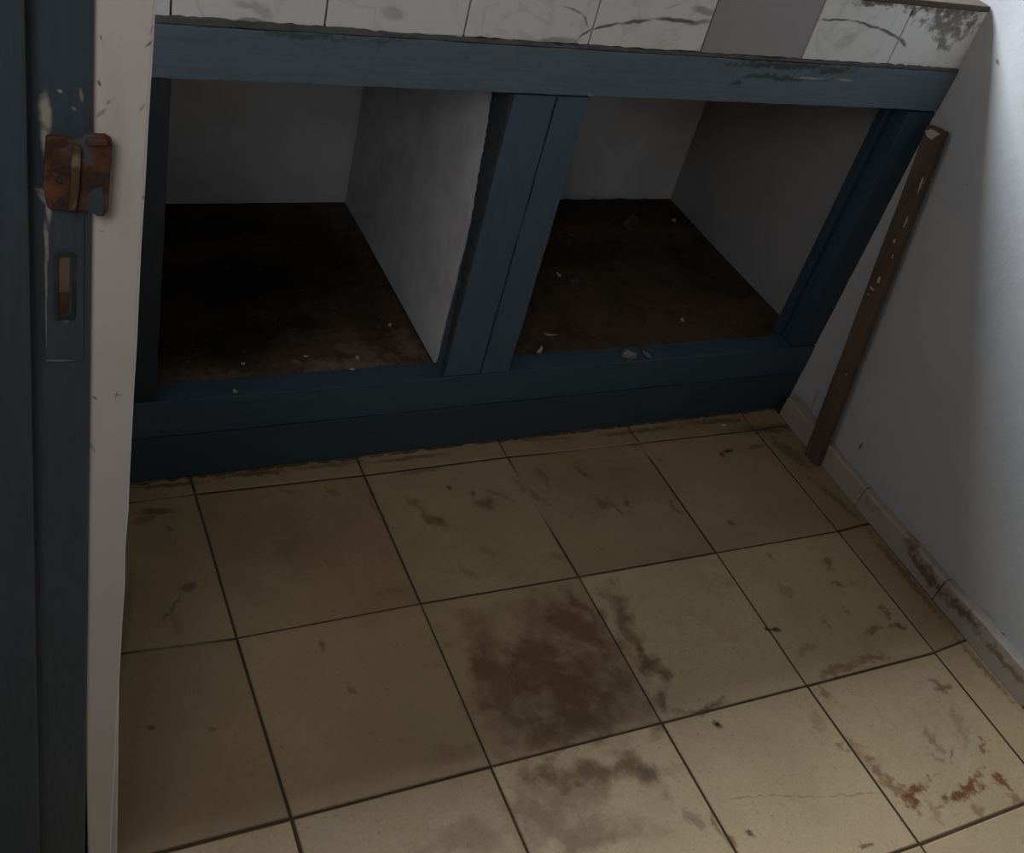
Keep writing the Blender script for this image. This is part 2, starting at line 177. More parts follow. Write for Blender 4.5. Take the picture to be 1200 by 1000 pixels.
def mat_base():
    m = Mat('skirting_tile_glaze', .6, .3).base((0.39, 0.335, 0.285))
    m.over(m.ramp(m.noise(18, 5, .65), .42, .7, 0, .6), (0.33, 0.265, 0.215))
    m.over(m.marks(BASESTAIN, 'x', 60, 3.0, (1.3, .2), 7, .03), (0.115, 0.07, 0.048))
    return m.done()
def mat_rust():
    m = Mat('rusted_steel', .8, .3).base((0.125, 0.055, 0.032))
    m.over(m.ramp(m.noise(70, 5, .7), .42, .6, 0, .9), (0.05, 0.03, 0.022))
    m.over(m.ramp(m.noise(45, 4, .6, off=3), .56, .66, 0, .6), (0.20, 0.085, 0.04))
    m.over(m.ramp(m.noise(38, 4, .6, off=8), .57, .66, 0, .8), (0.085, 0.10, 0.108))
    m.bump(m.noise(160, 5, .7), .7, .001)
    return m.done()
def mat_brass():
    m = Mat('worn_brown_slot_metal', .55, .4).base((0.10, 0.06, 0.035))
    m.over(m.ramp(m.noise(60, 4, .6), .5, .62, 0, .9), (0.26, 0.20, 0.16))
    return m.done()
def mat_batten():
    m = Mat('brown_bare_wood', .75, .25).base((0.125, 0.088, 0.064))
    m.over(m.ramp(m.noise(20, 4, .6, (1, 1, .2)), .4, .7, 0, .8), (0.075, 0.054, 0.041))
    m.over(m.ramp(m.noise(60, 4, .6, (1, 1, .1), off=3), .55, .7, 0, .4), (0.18, 0.135, 0.105))
    m.bump(m.noise(50, 4, .6, (1, 1, .1)), .4, .001)
    return m.done()
M = dict(farwall=mat_plain('dull_brown_wall', (.16, .14, .12), .9), grout=mat_grout(), wall=mat_wall(), reveal=mat_reveal(),
         rail=mat_blue('lit_blue_rail_paint', CHIP, GREY, (0.122, 0.165, 0.200), (1, 8, 14)), rail2=mat_blue('shaded_blue_rail_paint', CHIP, GREY, (0.054, 0.088, 0.116), (1, 8, 14)), kick=mat_blue('shaded_blue_kick_paint', None, None, (0.045, 0.068, 0.084), (1, 8, 14)), blackpost=mat_blue('near_black_blue_paint', None, None, (0.026, 0.034, 0.041), (14, 14, 1)), darkpost=mat_blue('dark_blue_painted_post', None, None, (0.040, 0.066, 0.094), (14, 14, 1)), post=mat_blue('blue_painted_post', None, None, stretch=(14, 14, 1)),  # top rail lighter, lower rail and kick darker: shade put into the paint
         jamb=mat_blue('dark_blue_jamb_paint', None, JAMBWEAR, (0.062, 0.085, 0.110), (14, 14, 1)), stain_blue=mat_plain('black_worn_blue_edge', (0.045, 0.055, 0.06), .8, 60, .5),
         fascia=mat_fascia(), greytile=mat_plain('plain_grey_tile', (0.36, 0.34, 0.345), .5, 8, .9, .3, .05), mortar=mat_plain('grey_mortar', (0.125, 0.13, 0.122), .95, 50, .6),
         bay=mat_bay(), base=mat_base(), rust=mat_rust(), paleslot=mat_plain('pale_worn_metal', (0.17, 0.128, 0.10), .6, 60, .6), slot=mat_brass(), batten=mat_batten(),
         flake=mat_plain('white_paint_flake', (0.50, 0.48, 0.45), .7, 60, .8), grime=mat_plain('dark_grime', (0.055, 0.047, 0.040), .95, 60, .5),
         cake=mat_plain('caked_brown_dirt', (0.10, 0.078, 0.055), .95, 60, .5), scrap=mat_plain('grey_dusty_scrap', (0.085, 0.08, 0.076), .9, 60, .6), divplaster=mat_plain('mottled_divider_plaster', (0.60, 0.60, 0.615), .8, 7, .68, .2, .4), shadeplaster=mat_plain('shaded_bay_plaster', (0.34, 0.34, 0.345), .85, 6, .85, .2, .3), bayplaster=mat_plain('bay_plaster', (0.79, 0.81, 0.85), .8, 6, .82, .2, .3),
         greyflake=mat_plain('grey_flake', (0.22, 0.215, 0.205), .9, 60, .7), stone=mat_plain('grimy_worktop_stone', (0.085, 0.068, 0.052), .6, 30, .7), white=mat_plain('window_frame_paint', (0.5, 0.53, 0.55), .5, 20, .9))

# ---------------------------------------------------------------- mesh helpers
def wloc(o):
    v = Vector((0, 0, 0))
    while o: v += o.location; o = o.parent
    return v
def obj(name, verts, faces, mat, parent=None, smooth=False, bevel=0):
    me = bpy.data.meshes.new(name); off = wloc(parent) if parent else Vector((0, 0, 0))
    if not parent:                                                 # origin at the base of the piece
        xs, ys, zs = zip(*verts); off = Vector(((min(xs) + max(xs)) / 2, (min(ys) + max(ys)) / 2, min(zs)))
    me.from_pydata([tuple(Vector(v) - off) for v in verts], [], faces); me.validate()
    bm = bmesh.new(); bm.from_mesh(me); bmesh.ops.recalc_face_normals(bm, faces=bm.faces); bm.to_mesh(me); bm.free()
    me.materials.append(mat); o = bpy.data.objects.new(name, me); C.objects.link(o)
    if parent: o.parent = parent
    else: o.location = off
    if smooth:
        for f in me.polygons: f.use_smooth = True
    if bevel:
        b = o.modifiers.new('bevel', 'BEVEL'); b.width = bevel; b.segments = 2; b.limit_method = 'ANGLE'; b.angle_limit = 1.0
    return o
def empty(name, loc, label, cat, group=None):
    o = bpy.data.objects.new(name, None); C.objects.link(o); o.location = loc; o.empty_display_size = .05
    return tag(o, label, cat, group)
def tag(o, label, cat, group=None):
    o['label'] = label; o['category'] = cat
    if group: o['group'] = group
    return o
def struct(o, label=None):
    o['kind'] = 'structure'
    if label: o['label'] = label
    return o
class MB:
    def __init__(s): s.v = []; s.f = []
    def box(s, x0, x1, y0, y1, z0, z1):
        n = len(s.v); s.v += [(x, y, z) for z in (z0, z1) for y in (y0, y1) for x in (x0, x1)]
        s.f += [[n + i for i in q] for q in ((0, 2, 3, 1), (4, 5, 7, 6), (0, 1, 5, 4), (2, 6, 7, 3), (0, 4, 6, 2), (1, 3, 7, 5))]; return s
    def ext(s, pts, vec):                                          # closed outline swept along vec
        n = len(s.v); k = len(pts); vec = Vector(vec)
        s.v += [tuple(p) for p in pts] + [tuple(Vector(p) + vec) for p in pts]
        s.f += [list(range(n, n + k)), list(range(n + 2 * k - 1, n + k - 1, -1))]
        s.f += [[n + i, n + (i + 1) % k, n + k + (i + 1) % k, n + k + i] for i in range(k)]; return s
    def go(s, name, mat, parent=None, **k): return obj(name, s.v, s.f, mat, parent, **k)
def box(name, mat, parent, *b, **k): return MB().box(*b).go(name, mat, parent, **k)
def rough_outline(pts, amp, step=.012, seed=0, keep=()):
    """subdivide a 2-D outline and wobble it; sides listed in keep stay straight"""
    r = random.Random(seed); out = []
    for i, a in enumerate(pts):
        b = pts[(i + 1) % len(pts)]; L = math.hypot(b[0] - a[0], b[1] - a[1]); n = max(1, int(L / step)) if i not in keep else 1
        nx, ny = (-(b[1] - a[1]) / L, (b[0] - a[0]) / L)
        for k in range(n):
            t = k / n; e = 0 if k == 0 else amp * (noise.noise((t * L * 14, seed * 3.1 + i * 7.7, 0)) + .6 * r.uniform(-1, 1))
            out.append((a[0] + (b[0] - a[0]) * t + nx * e, a[1] + (b[1] - a[1]) * t + ny * e))
    return out
def face_board(name, mat, parent, pts, y0, y1, amp=.0012, step=.02, seed=0, keep=(), bevel=.0015):
    o2 = rough_outline(pts, amp, step, seed, keep)
    return MB().ext([(x, y0, z) for x, z in o2], (0, y1 - y0, 0)).go(name, mat, parent, bevel=bevel)
def rect(x0, x1, z0, z1): return [(x0, z0), (x1, z0), (x1, z1), (x0, z1)]

# ---------------------------------------------------------------- the room
XL, XR, YB, YN, H = -0.228, 1.295, 0.64, -2.4, 2.5
YC = 0.052                                                         # face of the cabinet
# floor: recessed grout bed with every tile a piece of its own
gm = MB().box(-2.2, 1.36, YN - .1, YB + .1, -.08, -.0022)
floor = struct(gm.go('floor', M['grout']), 'stained floor of square cream tiles with dark joints')
NODE = {(0, 0): (.004, .013), (1, 0): (.303, .008), (2, 0): (.594, .009), (3, 0): (.893, .001), (4, 0): (1.187, -.004),
        (0, 1): (.003, -.295), (1, 1): (.303, -.294), (2, 1): (.600, -.299), (3, 1): (.896, -.302), (4, 1): (1.193, -.305),
        (0, 2): (.005, -.601), (1, 2): (.301, -.602), (2, 2): (.599, -.604), (3, 2): (.894, -.606), (4, 2): (1.194, -.607), (3, 3): (.900, -.904)}
def node(i, j):
    if (i, j) in NODE: return NODE[(i, j)]
    x = .3 * i - .003 * (i == 4); y = -.3 * j + {-1: .012, 0: .012}.get(i, 0) * (j == 0) + (.02 if i < 0 and j == 1 else 0)
    if i == 5: x = 1.283
    if j == -1: y = .30
    return (x, y)
def tile(name, parent, q, gap, z0, z1, mat, ch=.0018):
    cx = sum(p[0] for p in q) / 4; cy = sum(p[1] for p in q) / 4
    def ins(d): return [(p[0] + math.copysign(d, cx - p[0]), p[1] + math.copysign(d, cy - p[1])) for p in q]
    a, b = ins(gap), ins(gap + ch)
    v = [(x, y, z0) for x, y in a] + [(x, y, z1 - ch * .7) for x, y in a] + [(x, y, z1) for x, y in b]
    f = [[0, 3, 2, 1], [8, 9, 10, 11]] + [[i, (i + 1) % 4, 4 + (i + 1) % 4, 4 + i] for i in range(4)] + [[4 + i, 4 + (i + 1) % 4, 8 + (i + 1) % 4, 8 + i] for i in range(4)]
    return obj(name, v, f, mat, parent)
GRIME_SHADE = {(0, 0): .52, (1, 0): .42, (2, 0): .5, (3, 0): .42, (4, 0): .5, (4, 1): .4, (-1, 1): .5, (0, 1): .42, (1, 1): .4, (2, 1): .12, (3, 1): .2, (3, 2): .04, (-1, 2): .4, (0, 2): .22, (1, 2): .03, (2, 2): .03, (4, 2): .15, (4, 3): .1}   # brown grime plus painted shade per tile, heavier towards the cabinet
for j in range(-1, 7):
    for i in range(-3, 5):
        q = [node(i, j + 1), node(i + 1, j + 1), node(i + 1, j), node(i, j)]
        if j == -1: q = [q[0], q[1], (q[1][0], YC + .02), (q[0][0], YC + .02)]
        if q[1][0] < XL - .01 and (q[2][1] > -.71): continue
        if j < 2 and i == -1: q = [(XL - .004, q[0][1]), q[1], q[2], (XL - .004, q[3][1])]
        bbx = (min(a[0] for a in q), max(a[0] for a in q), min(a[1] for a in q), max(a[1] for a in q))
        hit = any(near(S_, *bbx) for S_ in (BROWN, RUST, DARK))
        if not hit and 'floor' not in M: M['floor'] = mat_floor(9, 9, 9, 9)
        tile('floor_tile', floor, q, R.choice((.0017, .0021, .0026)), -.010, R.uniform(-.0012, .0004), mat_floor(*bbx, grime_shade=GRIME_SHADE.get((i, j), {-1: .5, 0: .45, 1: .22}.get(j, .06))) if hit else M['floor'])

# right wall: slightly bowed plaster, built as a strip of cells
prof = [(YB + .1, 1.276), (YB, 1.276), (.40, 1.281), (.15, 1.289), (.07, 1.300), (.03, 1.309), (-.02, 1.307), (-.08, 1.299), (-.15, 1.295), (-.40, 1.295), (-.70, 1.296), (-1.1, 1.297), (-1.7, 1.30), (YN, 1.30)]
zz = [0, .06, .12, .3, .5, .7, .85, 1.0, 1.3, 1.7, 2.1, H]
def wall_strip(name, prof, zs, x1, mat):
    v = [(x + .0018 * noise.noise((y * 6, z * 6, 1)), y, z) for y, x in prof for z in zs]; n = len(zs); k = len(prof)
    f = [[i * n + j, i * n + j + 1, (i + 1) * n + j + 1, (i + 1) * n + j] for i in range(k - 1) for j in range(n - 1)]
    b = len(v); v += [(x1, prof[0][0], 0), (x1, prof[0][0], H), (x1, prof[-1][0], H), (x1, prof[-1][0], 0)]
    f += [[b, b + 1, b + 2, b + 3], [0] + [b, b + 1] + list(range(n - 1, 0, -1)), [(k - 1) * n + j for j in range(n)] + [b + 2, b + 3],
          [i * n for i in range(k)] + [b + 3, b], [i * n + n - 1 for i in range(k)] + [b + 2, b + 1]]
    o = obj(name, v, f, mat)
    for p in o.data.polygons[:(k - 1) * (n - 1)]: p.use_smooth = True
    return o
wr = struct(wall_strip('wall_right', prof, zz, 1.42, M['wall']), 'white plastered right wall with scuffs')
# back wall with the window opening over the worktop
bw = MB()
W0, W1, Z0, Z1 = .12, 1.12, 1.37, 1.73
bw.box(XL - .2, 1.274, YB, YB + .12, 0, Z0).box(XL - .2, W0, YB, YB + .12, Z0, Z1).box(W1, 1.274, YB, YB + .12, Z0, Z1).box(XL - .2, 1.274, YB, YB + .12, Z1, H)
struct(bw.go('wall_back', M['bayplaster']), 'white back wall seen inside the open cabinet')
wf = MB(); t = .03
wf.box(W0, W1, YB + .03, YB + .06, Z0, Z0 + t).box(W0, W1, YB + .03, YB + .06, Z1 - t, Z1).box(W0, W0 + t, YB + .03, YB + .06, Z0 + t, Z1 - t).box(W1 - t, W1, YB + .03, YB + .06, Z0 + t, Z1 - t)
win = struct(wf.go('window_1', M['white']), 'window frame above the worktop')
for k in range(1, 4): box('bar', M['white'], win, W0 + k * .25 - .008, W0 + k * .25 + .008, YB + .04, YB + .052, Z0 + t, Z1 - t)
# left wall: end face (reveal) beside the door post, leaning edge
def lx(z): return -.2455 + .0241 * min(z, 1.25)
zs = [0, .1, .2, .3, .4, .45, .5, .55, .6, .65, .7, .74, .78, .82, .86, .9, .94, .98, 1.02, 1.06, 1.1, 1.15, 1.25, 1.6, 2.0, H]
edge = [(lx(z) + .0016 * noise.noise((z * 17, 3, 0)) + R.uniform(-.0006, .0006), z) for z in zs]
pw = MB().ext([(-.262, -.7, 0)] + [(x, -.7, z) for x, z in edge] + [(-.262, -.7, H)], (0, .07, 0))
pw.box(-.40, lx(1), -.63, YB, 0, H)
struct(pw.go('wall_left', M['reveal'], bevel=.002), 'pale plaster end of the left wall beside the blue door post')
struct(MB().box(-.40, -.24, YN, -1.66, 0, H).box(-.40, -.24, -1.66, -.70, 2.08, H).go('trim_1', M['wall']), 'wall around the doorway behind the camera')
struct(box('wall_near', M['farwall'], None, -.40, 1.29, YN - .12, YN, 0, H), 'plain wall behind the camera')
struct(box('ceiling', M['farwall'], None, -.42, 1.43, YN - .12, YB + .12, H, H + .1), 'ceiling toned dark to cut bounced light')  # ceiling and near wall, both unseen, are coloured dark to cut bounced light

# skirting tiles along the right wall, each a piece
bb = empty('baseboard_right', (1.285, -.5, 0), None, None) if False else bpy.data.objects.new('baseboard_right', None)
C.objects.link(bb); bb.location = (1.285, -.5, 0); struct(bb, 'stained skirting of narrow tiles along the right wall')
ys = [.035, -.2515, -.5015, -.752, -1.003, -1.254, -1.505, -1.756, -2.007, -2.258]
for k in range(len(ys) - 1):
    a, b = ys[k] - .0012, ys[k + 1] + .0012; n = 12; r = random.Random(k + 3)
    def topz(y): return .050 + .010 * max(0, min(1, (-.35 - y) / .3)) + .004 * noise.noise((y * 22, 5, 0)) + r.uniform(-.0012, .0012)
    Y = [a + (b - a) * i / n for i in range(n + 1)]; Zt = [topz(y) for y in Y]
    v = []; f = []
    for y, z in zip(Y, Zt): v += [(1.279, y, 0.0006), (1.279, y, z - .004), (1.283, y, z), (1.304, y, z + .002), (1.304, y, 0.0006)]
    for i in range(n):
        for c in range(5): f.append([i * 5 + c, i * 5 + (c + 1) % 5, (i + 1) * 5 + (c + 1) % 5, (i + 1) * 5 + c])
    f += [[0, 1, 2, 3, 4], [n * 5 + c for c in (4, 3, 2, 1, 0)]]
    obj('skirting_tile', v, f, M['base'], bb)

# ---------------------------------------------------------------- doorway: blue post with lock plates
dr = bpy.data.objects.new('door_1', None); C.objects.link(dr); dr.location = (-.29, -.70, 0); struct(dr, 'dark blue wooden door post with a rusted strike plate')
def jx(z): return -.2695 + .0175 * min(z, 1.2)                      # right edge of the post
def sx(z): return -.316 + .028 * min(z, 1.2)                        # edge of the stop
zj = [.002, .3, .6, .8, .9, 1.0, 1.1, 1.2, 2.06]
MB().ext([(sx(z) - .02, -.705, z) for z in zj] + [(jx(z) + .0008 * noise.noise((z * 9, 0, 0)), -.705, z) for z in reversed(zj)], (0, .073, 0)).go('post', M['jamb'], dr, bevel=.0025)
MB().ext([(-.40, -.719, z) for z in zj] + [(sx(z), -.719, z) for z in reversed(zj)], (0, .086, 0)).go('stop', M['jamb'], dr, bevel=.002)
def slant(x, z, z0=.98): return x + .0175 * (z - z0)
def xz(pts): return [(slant(x, z), z) for x, z in pts]
# long face plate painted over, a shade proud of the post
fp = [(-.2805, .897), (-.2585, .897), (-.2575, 1.000), (-.2595, 1.0), (-.2595, 1.015), (-.2795, 1.015)]
plate = MB().ext([(x, -.7068, z) for x, z in [(-.2815, .897), (-.2585, .897), (-.2565, 1.012), (-.2790, 1.012)]], (0, .0022, 0)).go('face_plate', M['jamb'], dr, bevel=.0006)
# slot: recessed rim and a worn metal bolt end in it
def rrect(x0, x1, z0, z1, r, n=4, lean=.03):
    o = []
    for cx, cz, a0 in ((x1 - r, z1 - r, 0), (x0 + r, z1 - r, 90), (x0 + r, z0 + r, 180), (x1 - r, z0 + r, 270)):
        for k in range(n + 1):
            a = math.radians(a0 + 90 * k / n); z = cz + r * math.sin(a); o.append((cx + r * math.cos(a) + lean * (z - z0), z))
    return o
outer = rrect(-.2752, -.2632, .9315, .9815, .0030); inner = rrect(-.2730, -.2650, .9335, .9790, .0028)
n = len(outer); v = [(x, -.7082, z) for x, z in outer] + [(x, -.7082, z) for x, z in inner] + [(x, -.7066, z) for x, z in outer] + [(x, -.7066, z) for x, z in inner]; f = []
for i in range(n):
    k = (i + 1) % n; f += [[i, k, n + k, n + i], [i, 2 * n + i, 2 * n + k, k], [n + i, n + k, 3 * n + k, 3 * n + i], [2 * n + i, 3 * n + i, 3 * n + k, 2 * n + k]]
rim = obj('slot_rim', v, f, M['stain_blue'], plate); rim['label'] = 'dark rim around the slot'
lo = [(x, -.7073, min(z, .952)) for x, z in inner]; hi = [(x, -.7073, max(z, .9525)) for x, z in inner]
bolt = MB().ext([(-.2652 + .03 * -.028, -.7073, .9522), (-.2725, -.7073, .9522), (-.2722, -.7073, .9770), (-.2710, -.7073, .9785), (-.2665, -.7073, .9785), (-.2652, -.7073, .9770)], (0, .0006, 0)).go('slot_bolt', M['paleslot'], plate); bolt['label'] = 'pale worn metal at the top of the slot'
rust_ = MB().ext([(-.2662, -.7073, .9518), (-.2728, -.7073, .9518), (-.2735, -.7073, .9350), (-.2670, -.7073, .9350)], (0, .0006, 0)).go('slot_rust', M['rust'], plate); rust_['label'] = 'rusted metal at the bottom of the slot'
# rusted keeper: bent plate that reaches over the plaster, notched lower right corner
arc = rrect(-.2760, -.2415, 1.0120, 1.0610, .005, 4, .03)
kp = [(-.2762, 1.0600), (-.2790, 1.0300), (-.2770, 1.0140), (-.2640, 1.0120), (-.2575, 1.0125), (-.2545, 1.0120), (-.2500, 1.0085), (-.2462, 1.0085), (-.2436, 1.0130), (-.2432, 1.0280), (-.2424, 1.0400), (-.2415, 1.0550), (-.2422, 1.0590), (-.2450, 1.0612), (-.2560, 1.0615), (-.2580, 1.0585), (-.2620, 1.0580), (-.2680, 1.0600)]
keep = MB().ext([(x, -.7115, z) for x, z in kp], (0, .0040, 0)).go('strike_plate', M['rust'], dr, bevel=.0012); keep['label'] = 'rusted orange-brown strike plate reaching over the plaster'
# raised fold and flange of the keeper
fold = MB().ext([(x, -.7158, z) for x, z in [(-.2665, 1.0150), (-.2620, 1.0150), (-.2600, 1.0300), (-.2585, 1.0560), (-.2630, 1.0570), (-.2645, 1.0400)]], (0, .0045, 0)).go('fold', M['slot'], keep, bevel=.0015)
MB().ext([(x, -.7140, z) for x, z in [(-.2560, 1.0560), (-.2440, 1.0560), (-.2440, 1.0585), (-.2455, 1.0600), (-.2555, 1.0602)]], (0, .003, 0)).go('lip', M['rust'], keep, bevel=.001)
pr = MB().ext([(x, -.7122, z) for x, z in [(-.2555, 1.0135), (-.2505, 1.0100), (-.2470, 1.0105), (-.2462, 1.0200), (-.2475, 1.0290), (-.2530, 1.0270), (-.2560, 1.0220)]], (0, .0009, 0)).go('paint_remnant', M['jamb'], keep); pr['label'] = 'blue paint left on the rusted plate'
for x, z in ((-.2705, 1.0330), (-.2700, 1.0200)):
    MB().ext([(x + .0017 * math.cos(a * .7854), -.7125, z + .0017 * math.sin(a * .7854)) for a in range(8)], (0, .0012, 0)).go('screw', M['stain_blue'], keep)

# ---------------------------------------------------------------- worktop with tiled fascia
wt = empty('worktop', (.54, .34, .80), 'worktop slab over the cabinet, its front edge clad in veined white tiles', 'countertop')
def slab(name, y0, z0, z1, bv):
    MB().ext([(XL, y0, z0), (1.302, y0, z0), (1.301, .066, z0), (1.287, .15, z0), (1.279, .40, z0), (1.2735, YB - .001, z0), (XL, YB - .001, z0)], (0, 0, z1 - z0)).go(name, M['stone'], wt, bevel=bv)
slab('slab', YC + .012, .800, .905, 0); slab('slab_top', YC - .002, .9055, .916, .002)
FT = [(-.226, -.0585), (-.0555, .1365), (.1395, .3355), (.3385, .5365), (.5395, .7385), (.7415, .9405), (.9435, 1.1295), (1.1325, 1.303)]
for k, (a, b) in enumerate(FT):
    zb = .8035 + R.uniform(-.001, .001)
    pts = rough_outline([(a, zb), (b, zb), (b, .906), (a, .906)], .0018, .012, k + 5, keep=(1, 2, 3))
    t = MB().ext([(x, YC + .0005, z) for x, z in pts], (0, .0105, 0)).go('fascia_tile', M['greytile'] if k == 5 else M['fascia'], wt, bevel=.0008)
    if k == 5: t['label'] = 'plain grey fascia tile without veins'
    if k == 7: t['label'] = 'brown-stained fascia tile at the right end'
face_board('mortar_joint', M['mortar'], wt, [(XL + .002, .7978), (1.303, .7978), (1.303, .8030), (.60, .8028), (.36, .8030), (.20, .8055), (.06, .8070), (XL + .002, .8085)], YC - .0018, YC + .009, .0022, .008, 31, keep=(0,), bevel=.0008)

# ---------------------------------------------------------------- cabinet: blue face frame, plaster divider, dirty bay floors
cb = empty('base_cabinet', (.54, .34, 0), 'open built-in cabinet with blue wooden face frame and two empty plastered bays', 'cabinet')
face_board('top_rail', M['rail'], cb, [(XL + .002, .7265), (1.203, .7235), (1.300, .7215), (1.306, .7970), (XL + .002, .7965)], YC - .002, YC + .045, .0010, .02, 1)
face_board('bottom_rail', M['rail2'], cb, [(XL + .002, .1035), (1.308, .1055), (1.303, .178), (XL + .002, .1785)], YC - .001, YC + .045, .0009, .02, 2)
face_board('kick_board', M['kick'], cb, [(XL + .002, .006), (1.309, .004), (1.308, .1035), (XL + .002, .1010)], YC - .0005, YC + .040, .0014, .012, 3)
zt, zb = .7215, .1805
face_board('stile', M['blackpost'], cb, [(XL + .004, zb), (-.0575, zb), (-.0525, zt + .004), (XL + .004, zt + .004)], YC + .002, YC + .045, .0006, .03, 4, keep=(0, 2))  # darkest blue tone of the frame, close to black
face_board('stile', M['post'], cb, [(.4385, zb), (.5095, zb), (.5095, zt), (.4385, zt)], YC, YC + .040, .0012, .025, 5, keep=(0, 2))
face_board('stile', M['post'], cb, [(.5118, zb), (.5680, zb), (.5680, zt), (.5120, zt)], YC - .001, YC + .040, .0013, .025, 6, keep=(0, 2))
face_board('stile', M['darkpost'], cb, [(1.238, zb), (1.305, zb), (1.305, zt - .004), (1.238, zt - .004)], YC + .001, YC + .038, .0022, .012, 7, keep=(0, 2, 3))
# rebate strip behind the right stile that narrows its bay by a finger
box('rebate', M['darkpost'], cb, 1.226, 1.285, YC + .0395, YC + .060, zb, zt, bevel=.002)
# divider: its plaster front edge is broken off and shows the dark worn side of the stile
yo = rough_outline([(.635, .1785), (.052, .1785), (.064, .36), (.083, .54), (.110, .70), (.112, .7925), (.635, .7925)], .0042, .008, 11, keep=(0, 4, 5, 6))
yo = [(max(y, YC + .0415), z) if z > .19 else (max(y, YC + .0415), z) for y, z in yo]
MB().ext([(.4345, y, z) for y, z in yo], (.128, 0, 0)).go('divider', M['divplaster'], cb, bevel=.001)
so = rough_outline([(.048, .181), (.055, .181), (.069, .36), (.088, .54), (.114, .70), (.118, .7215), (.048, .7215)], .0042, .006, 12, keep=(0, 5, 6))
MB().ext([(.4330, max(y, YC + .001), z) for y, z in so], (.0050, 0, 0)).go('stile_edge', M['stain_blue'], cb)['label'] = 'black worn side edge of the middle stile'
box('bay_floor', M['bay'], cb, XL + .002, .434, YC + .010, YB - .001, .110, .1765)
box('bay_floor', M['bay'], cb, .563, 1.285, YC + .010, YB - .001, .110, .1775)
# bays' outer sides; the right skin is added, its darker plaster imitates shade
MB().ext([(1.270, .6385, .1780), (1.272, .42, .1780), (1.283, .115, .1780), (1.2870, .115, .1780), (1.2850, .16, .1780), (1.2760, .42, .1780), (1.2740, .6385, .1780)], (0, 0, .618)).go('side_wall', M['shadeplaster'], cb)
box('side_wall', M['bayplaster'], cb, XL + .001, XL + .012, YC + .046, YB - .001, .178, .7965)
# caked dirt along the foot of the kick board
dv = MB(); r = random.Random(5); x = XL + .004
while x < 1.27:
    L = r.uniform(.01, .05); h = r.uniform(.002, .007); d = r.uniform(.001, .0045); k = 5
    pts = [(x + L * i / k, YC - .0006 - (d * math.sin(math.pi * i / k) ** .6 * r.uniform(.6, 1) if 0 < i < k else 0)) for i in range(k + 1)]
    n0 = len(dv.v); dv.v += [(a, b, .0006) for a, b in pts] + [(a, YC - .0006, h * r.uniform(.5, 1)) for a, b in pts]
    dv.f += [[n0 + i, n0 + i + 1, n0 + k + 2 + i, n0 + k + 1 + i] for i in range(k)]
    x += L * r.uniform(.8, 1.6)
g = dv.go('caked_dirt', M['cake'], cb); g['kind'] = 'stuff'

# ---------------------------------------------------------------- wooden batten leaning in the corner
bt = empty('wooden_batten', (1.267, -.112, 0), 'brown bare wooden batten leaning upright against the right wall beside the cabinet', 'plank')
A = Vector((1.2675, -.112, .001)); B = Vector((1.287, .018, .705)); ax = (B - A).normalized(); sx_ = Vector((1, 0, 0)); sx_ = (sx_ - ax * sx_.dot(ax)).normalized(); sy_ = ax.cross(sx_)
def at(t, u, v_): return A + (B - A) * t + sx_ * u + sy_ * v_
vb = []; fb = []; ns = 18; r = random.Random(9)
for i in range(ns + 1):
    t = i / ns; wv = .0205 + .0012 * noise.noise((t * 7, 2, 0)); hv = .0085
    c = .0006 * noise.noise((t * 9, 8, 0))
    ring = [(-hv, -wv), (hv, -wv), (hv, wv), (-hv, wv)]
    for u, v_ in ring:
        p = at(t, u, v_ + c)
        if i == 0: p.z = .001
        vb.append(tuple(p))
for i in range(ns):
    for c in range(4): fb.append([i * 4 + c, i * 4 + (c + 1) % 4, i * 4 + 4 + (c + 1) % 4, i * 4 + 4 + c])
fb += [[3, 2, 1, 0], [ns * 4 + c for c in range(4)]]
obj('bar', vb, fb, M['batten'], bt, bevel=.0015)
def blob(cx, cv, rx, rv, seed, u=-.0087, th=.0012):               # a dab of paint on the batten's broad face
    r = random.Random(seed); o = []
    for k in range(7):
        a = k * 2 * math.pi / 7; q = r.uniform(.4, 1.1); o.append(at(cx + rx * q * math.sin(a), u, cv + rv * q * math.cos(a)))
    return MB().ext([tuple(p) for p in o], tuple(-sx_ * th))
for k, (t, v_, rt, rv) in enumerate(((.70, -.006, .008, .0030), (.585, -.004, .011, .0050), (.555, .004, .004, .0075), (.535, .008, .003, .003), (.76, -.015, .022, .0025), (.86, -.016, .022, .0020), (.30, -.012, .003, .002), (.66, -.0145, .008, .002))):
    s = blob(t, v_, rt, rv, k).go('paint_splash', M['flake'], bt); s['label'] = 'white paint dab'
cap = blob(.985, 0, .018, .019, 77).go('paint_splash', M['flake'], bt); cap['label'] = 'white paint smear at the top end'

# ---------------------------------------------------------------- flakes, crumbs and scraps
def flake(name, label, group, cat, x, y, z, L, W, seed, mat, curl=.25, th=.0008):
    r = random.Random(seed); n = 8; top = []; rot = r.uniform(0, 6.28)
    v = [];
    for k in range(n):
        a = 2 * math.pi * k / n; q = r.uniform(.65, 1.15); px, py = L * q * math.cos(a), W * q * math.sin(a)
        v.append((px, py, .0004 + curl * (px * px / L + abs(py) * .2) * r.uniform(.5, 1.1)))
    v.append((0, 0, .0004)); v2 = [(a, b, c + th) for a, b, c in v]
    f = [[k, (k + 1) % n, n] for k in range(n)] + [[n + 1 + (k + 1) % n, n + 1 + k, 2 * n + 1] for k in range(n)] + [[k, n + 1 + k, n + 1 + (k + 1) % n, (k + 1) % n] for k in range(n)]
    cr, sr = math.cos(rot), math.sin(rot)
    vv = [(x + a * cr - b * sr, y + a * sr + b * cr, z + c) for a, b, c in v + v2]
    return tag(obj(name, vv, f, mat), label, cat, group)
FZ = .1778
GR = 'paint flakes on the floor of the right cabinet bay'
